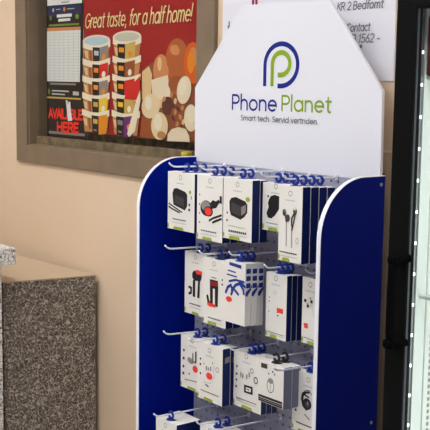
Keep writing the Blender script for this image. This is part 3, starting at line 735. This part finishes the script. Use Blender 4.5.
def pic(A):
    icons(A, [(-0.0425, 0.1065), (-0.0428, 0.0863), (-0.0432, 0.07), (-0.0436, 0.0523)], .0035)
    for q in [(-0.0256, 0.0877), (-0.0174, 0.0856), (-0.0012, 0.0869), (0.0086, 0.0946)]: A.line(GREY, [(q[0], q[1] - .006), (q[0], q[1] + .007)], .005, False)
    A.ring(GREY, (0.0182, 0.1075), .006, .0018); A.ring(INKSOFT, (0.0347, 0.0863), .007, .0025, .008)
    A.poly(INK, [(-0.0115, 0.0646), (0.0226, 0.0661), (0.0232, 0.0451), (-0.0109, 0.0438)]); A.poly(CARD, [(-0.0037, 0.0596), (0.0164, 0.0603), (0.0167, 0.0503), (-0.0034, 0.0492)]); A.line(INK, [(-0.0003, 0.0551), (0.0077, 0.055), (0.0098, 0.0523)], .003, False)
    A.line(GREY, [(-0.0424, 0.0228), (0.0385, 0.0238)], .003, False); A.line(PALE, [(-0.0422, 0.016), (0.0387, 0.0172)], .0016, False)
R3c = carton('cable_pack_box', 'white box with a black square symbol partly behind the mouse box, third row', 'box', 'square symbol boxes on the third row',
  *R3c_, .0175, sides=mat('carton_striped_blue', (52, 66, 112), .5), arts=std((-0.0047, 0.1406), [(-0.0399, 0.0071), (-0.0358, 0.0082)], limes(R3c_[1], 0, .2), corner(R3c_[1]), .0005) + [('product_picture', pic)])
behind(R3c, 2, .0175, ['second box behind the black square symbol box, third row', 'rearmost box behind the black square symbol box, third row'])
R3d_ = (0.0941, 0.0965, 0.9752, 0.1035, -0.14)      # left edge, width, top, height, front
def pic(A):
    A.ring(INKSOFT, (0.0006, 0.0481), .0125, .0018, .017); A.disc(GREY, (0.0013, 0.061), .010, .007)
    A.line(GREY, [(0.0005, 0.0531), (0.0015, 0.0331)], .0014); A.poly(INKSOFT, [(-0.0356, 0.0993), (-0.0122, 0.1001), (-0.0118, 0.0882), (-0.0352, 0.0873)])
    icons(A, [(-0.0059, 0.0782), (0.0087, 0.086), (0.0155, 0.0806)], .0025)
    A.poly(INK, [(-0.0434, 0.0178), (0.045, 0.019), (0.0455, 0.0021), (-0.043, 0.0016)])
    A.line(PALE, [(-0.041, 0.0114), (0.0441, 0.0118)], .0016, False); A.line(GREY, [(-0.0408, 0.0068), (0.0443, 0.007)], .0014, False)
R3d = carton('mouse_box', 'white box printed with a computer mouse above a black band, with black hang tab', 'box', 'mouse boxes on the third row',
  *R3d_, .027, sides=CARDGREY, tab=TABBLACK, arts=[('product_picture', pic)])
behind(R3d, 1, .027, ['second grey-sided box hanging behind the mouse box, third row'])
R3e_ = (0.1688, 0.095, 0.9616, 0.1531, -0.09)      # left edge, width, top, height, front
def pic(A):
    icons(A, [(-0.0336, 0.0988), (-0.0339, 0.0848), (-0.0336, 0.067), (-0.0334, 0.0522)], .0035)
    A.line(INK, [(0.013, 0.1094), (0.0008, 0.1063), (-0.0095, 0.0969), (-0.0116, 0.085), (-0.0068, 0.071), (0.0041, 0.0639)], .0085)
    A.line(GREY, [(-0.0028, 0.1074), (0.013, 0.1109), (0.022, 0.1037)], .003); A.disc(INK, (0.0068, 0.0772), .015, .014, -.3); A.disc(INKSOFT, (0.0076, 0.0764), .009, .009).disc(GREY, (0.0085, 0.0786), .003, .005)
    A.line(INK, [(-0.0014, 0.0977), (0.0118, 0.0948)], .004); A.line(GREY, [(-0.0006, 0.0487), (0.0156, 0.0405)], .004); A.line(INKSOFT, [(-0.0309, 0.0225), (0.0251, 0.0223)], .003, False)
R3e = carton('earbud_box', 'white box printed with a black ear-hook earbud against the right side panel, third row', 'box', 'right-hand boxes on the third row',
  *R3e_, .022, arts=std((0.0084, 0.1378), [(-0.0279, 0.0092), (-0.0243, 0.0103)], limes(R3e_[1], -.1, .17), corner(R3e_[1]), .0005) + [('product_picture', pic)])

# ---- bottom row in view
R4a_ = (-0.2906, 0.0989, 0.7321, 0.1571, -0.18)      # left edge, width, top, height, front
R4a = carton('accessory_box', 'deep white box with navy side at lower left, leftmost on the fourth row', 'box', 'boxes on the fourth row',
  *R4a_, .082, taby=.2, arts=std((-0.0033, 0.1426), [(-.03, .03), (.03, .03)], limes(R4a_[1]), corner(R4a_[1])))
R4b_ = (-0.1531, 0.1062, 0.7403, 0.1326, -0.13)      # left edge, width, top, height, front
R4b = carton('accessory_box', 'white box cut off by the bottom edge, second from left on the fourth row', 'box', 'boxes on the fourth row',
  *R4b_, .03, arts=std((-0.0082, 0.1089), [(-.03, .03), (.03, .03)], limes(R4b_[1]), corner(R4b_[1])))
behind(R4b, 1, .03, ['second box behind the fourth row box cut off by the bottom edge'])
EXTRA_HOOKS = None
for (x, zr, ln, ri) in [(-0.2235, 1.4325, 0.178, 0.02), (-0.0978, 1.4335, 0.17, 0.02), (0.0153, 1.4354, 0.17, 0.02), (0.1165, 1.4317, 0.15, 0.02), (0.2112, 1.4345, 0.165, 0.02), (-0.2134, 1.2116, 0.196, 0.03), (-0.0984, 1.2116, 0.17, 0.03), (0.0112, 1.2235, 0.16, 0.03), (0.1124, 1.2046, 0.13, 0.03), (0.2274, 1.208, 0.1, 0.03), (-0.2189, 0.9708, 0.195, 0.06), (-0.0999, 0.984, 0.2, 0.02), (0.0128, 0.98, 0.155, 0.02), (0.1424, 0.9859, 0.15, 0.04), (0.2163, 0.9734, 0.185, 0.05), (-0.2412, 0.743, 0.21, 0.03), (-0.1, 0.7527, 0.17, 0.03), (0.03, 0.781, 0.235, 0.045)]:
    hook(x, zr, ln, ri)

# ================================================================== COUNTER at the left
ct = tag(empty('shop_counter', (-1.25, -.1, 0)), 'low dark speckled counter with beige top against the left of the wall', 'counter')
def cp_(name, bm, m, root=None): return local(obj(name, bm, m), root or ct)
c1, c2 = (-.993, .052), (-1.053, -.267)
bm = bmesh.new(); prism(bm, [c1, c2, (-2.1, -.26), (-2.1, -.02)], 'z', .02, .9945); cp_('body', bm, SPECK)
bm = bmesh.new(); prism(bm, [(c1[0] + .002, c1[1] + .001), (c2[0] + .002, c2[1] - .002), (-2.1, -.262), (-2.1, -.019)], 'z', .9945, .9985); cp_('top', bm, BEIGETOP)
br = tag(empty('raised_bar', (-1.3, -.35, 0)), 'pale speckled raised bar at the left edge, standing in front of the low counter', 'counter')
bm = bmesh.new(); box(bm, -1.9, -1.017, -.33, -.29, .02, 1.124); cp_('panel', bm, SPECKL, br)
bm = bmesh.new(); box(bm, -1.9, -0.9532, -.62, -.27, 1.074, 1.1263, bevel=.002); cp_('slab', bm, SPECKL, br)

# ================================================================== DRINKS COOLER at the right
fr = tag(empty('drinks_cooler', (1.27, -.29, 0)), 'tall black glass-door cooler with lit white interior at the right edge', 'cooler')
def fp(name, bm, m, smooth=False): return local(obj(name, bm, m, smooth=smooth), fr)
fx0, fx1, fy0, fy1 = .938, 1.60, -.599, .04
sw = .034                                   # wall thickness
bm = bmesh.new()
box(bm, fx0, fx0 + sw, fy0, fy1, .04, 1.98, bevel=.002); box(bm, fx1 - sw, fx1, fy0, fy1, .04, 1.98, bevel=.002)
box(bm, fx0 + sw, fx1 - sw, fy1 - .04, fy1, .04, 1.98); box(bm, fx0 + sw, fx1 - sw, fy0, fy1 - .04, 1.80, 1.98); box(bm, fx0 + sw, fx1 - sw, fy0, fy1 - .04, .04, .2)
box(bm, fx0 + .03, fx1 - .03, fy0 + .05, fy1 - .02, 0, .04)
fp('cabinet', bm, BLACK)
bm = bmesh.new(); t = .004
lx0, lx1 = fx0 + sw, fx1 - sw
box(bm, lx0, lx0 + t, fy0 + .0005, fy1 - .04, .2, 1.80); box(bm, lx1 - t, lx1, fy0 + .0005, fy1 - .04, .2, 1.80)
box(bm, lx0, lx1, fy1 - .046, fy1 - .04, .2, 1.80); box(bm, lx0, lx1, fy0 + .0005, fy1 - .04, 1.796, 1.80); box(bm, lx0, lx1, fy0 + .0005, fy1 - .04, .2, .204)
fp('liner', bm, LINER)
# door: a slim frame with the pane set near its face
bm = bmesh.new(); dy0, dy1 = -.62, -.6003
box(bm, fx0, fx0 + .037, dy0, dy1, .2, 1.98, bevel=.0015); box(bm, fx1 - .037, fx1, dy0, dy1, .2, 1.98, bevel=.0015)
box(bm, fx0 + .035, fx1 - .035, dy0, dy1, 1.7636, 1.98, bevel=.0015); box(bm, fx0 + .035, fx1 - .035, dy0, dy1, .2, .3, bevel=.0015)
door = fp('door', bm, BLACK)
bm = bmesh.new(); box(bm, fx0 + .036, fx1 - .036, -.6192, -.6176, .29, 1.77); obj('door_glass', bm, GLASS2, door)
bm = bmesh.new(); box(bm, fx0 + .037, fx0 + .0383, -.6065, -.603, .3, 1.763); obj('light_strip', bm, SILVER, door)
bm = bmesh.new(); box(bm, fx0 + .037, fx0 + .0376, -.6165, -.6125, .3, 1.763); obj('inner_trim', bm, mat('dull_steel', (70, 72, 78), .45), door)
bm = bmesh.new()       # handle with bent ends
hx, hy = .964, -.640
tube(bm, [(hx + .014, -.619, 1.405), (hx + .012, -.630, 1.406), (hx + .006, -.638, 1.402), (hx + .001, hy, 1.388), (hx, hy, 1.36), (hx, hy, 1.31), (hx, hy, 1.295), (hx + .006, -.638, 1.283), (hx + .012, -.630, 1.279), (hx + .014, -.619, 1.28)], .006, 10)
box(bm, hx - .008, hx + .014, -.645, -.618, 1.395, 1.411, bevel=.006); box(bm, hx - .010, hx + .010, -.645, -.618, 1.27, 1.284, bevel=.004)
obj('handle', bm, mat('handle_black', (12, 12, 13), .85, spec=.0), door)
bm = bmesh.new(); LED = emit('led_white', (240, 246, 255), 3.0)
for k in range(31):
    z = .32 + k * .046
    box(bm, fx0 + .0383, fx0 + .0393, -.6060, -.6035, z, z + .0045)
fp('led_dots', bm, LED)
bm = bmesh.new(); box(bm, lx0 + t, lx0 + t + .003, -.576, -.552, .22, 1.78); rail = fp('shelf_rail', bm, LINER)
bm = bmesh.new()
for k in range(150): box(bm, lx0 + t + .003, lx0 + t + .0034, -.5665, -.5615, .26 + k * .0098, .26 + k * .0098 + .0055)
fp('rail_slots', bm, GREY)
for z in (.62, .98, 1.345, 1.665):
    bm = bmesh.new()
    for k in range(12): tube(bm, [(lx0 + .012 + k * .051, -.590, z), (lx0 + .012 + k * .051, -.02, z)], .002, 6)
    tube(bm, [(lx0 + .006, -.590, z), (lx1 - .006, -.590, z)], .003, 6); tube(bm, [(lx0 + .006, -.03, z), (lx1 - .006, -.03, z)], .003, 6)
    fp('shelf', bm, LINER)
bm = bmesh.new(); box(bm, -.035, .035, -.035, .035, 0, .085, bevel=.003); prism(bm, [(-.034, .084), (.034, .084), (.002, .118), (-.002, .118)], 'x', -.034, .034)
tag(obj('red_carton', bm, mat('carton_red', (86, 4, 14), .6), loc=(1.0118, -.562, 1.6685)), 'dark red carton on the upper shelf inside the cooler', 'carton')

# ================================================================== LIGHT AND CAMERA
w = bpy.data.worlds.new('shop_ambient'); scene.world = w; w.use_nodes = True
w.node_tree.nodes['Background'].inputs['Color'].default_value = (.97, .98, 1.0, 1)
w.node_tree.nodes['Background'].inputs['Strength'].default_value = .25
DIFF = emit('light_diffuser', (250, 251, 255), 15.0)
for (x, y) in ((-1.5, -1.0), (.1, -1.0), (1.7, -1.0), (-.6, -2.5), (1.0, -2.5), (-2.2, -2.2)):  # panels out of view; the last one is added to brighten the lower-left wall
    cl = tag(empty('unseen_ceiling_light', (x, y, 2.75)), None, 'ceiling light', 'ceiling lights of the shop')
    cl['label'] = 'unseen flat white ceiling light panel above the shop floor'
    bm = bmesh.new()
    for (a, b, c, d) in ((-.62, .62, -.16, -.14), (-.62, .62, .14, .16), (-.62, -.6, -.14, .14), (.6, .62, -.14, .14)): box(bm, a, b, c, d, -.04, 0)
    obj('light_frame', bm, EDGE, cl)
    bm = bmesh.new(); box(bm, -.6, .6, -.14, .14, -.02, -.001); obj('diffuser', bm, DIFF, cl)
lamp = bpy.data.lights.new('cooler_lamp', 'AREA'); lamp.shape = 'RECTANGLE'; lamp.size = 1.4; lamp.size_y = .02; lamp.energy = 4; lamp.color = (.95, 1, .98)
lo = bpy.data.objects.new('cooler_lamp', lamp); COL.objects.link(lo); lo.location = (fx1 - .06, -.5, 1.1)
lo.rotation_euler = (0, PI / 2, PI * .0)
lo.parent = fr; lo.location = Vector((fx1 - .06, -.5, 1.1)) - Vector(fr.location)

cam = bpy.data.cameras.new('camera'); cam.sensor_width = 36; cam.sensor_fit = 'HORIZONTAL'; cam.lens = 1000 / 430 * 36; cam.clip_start = .05
co = bpy.data.objects.new('camera', cam); COL.objects.link(co)
co.matrix_world = Matrix(((0.617793, -0.108889, 0.778765, 1.930800), (0.786218, 0.068049, -0.614191, -1.731600), (0.013885, 0.991722, 0.127651, 1.650000), (0, 0, 0, 1)))
scene.camera = co
vs = scene.view_settings
vs.view_transform = 'Standard'; vs.look = 'None'; vs.gamma = 1; vs.use_curve_mapping = False; vs.exposure = 0.15
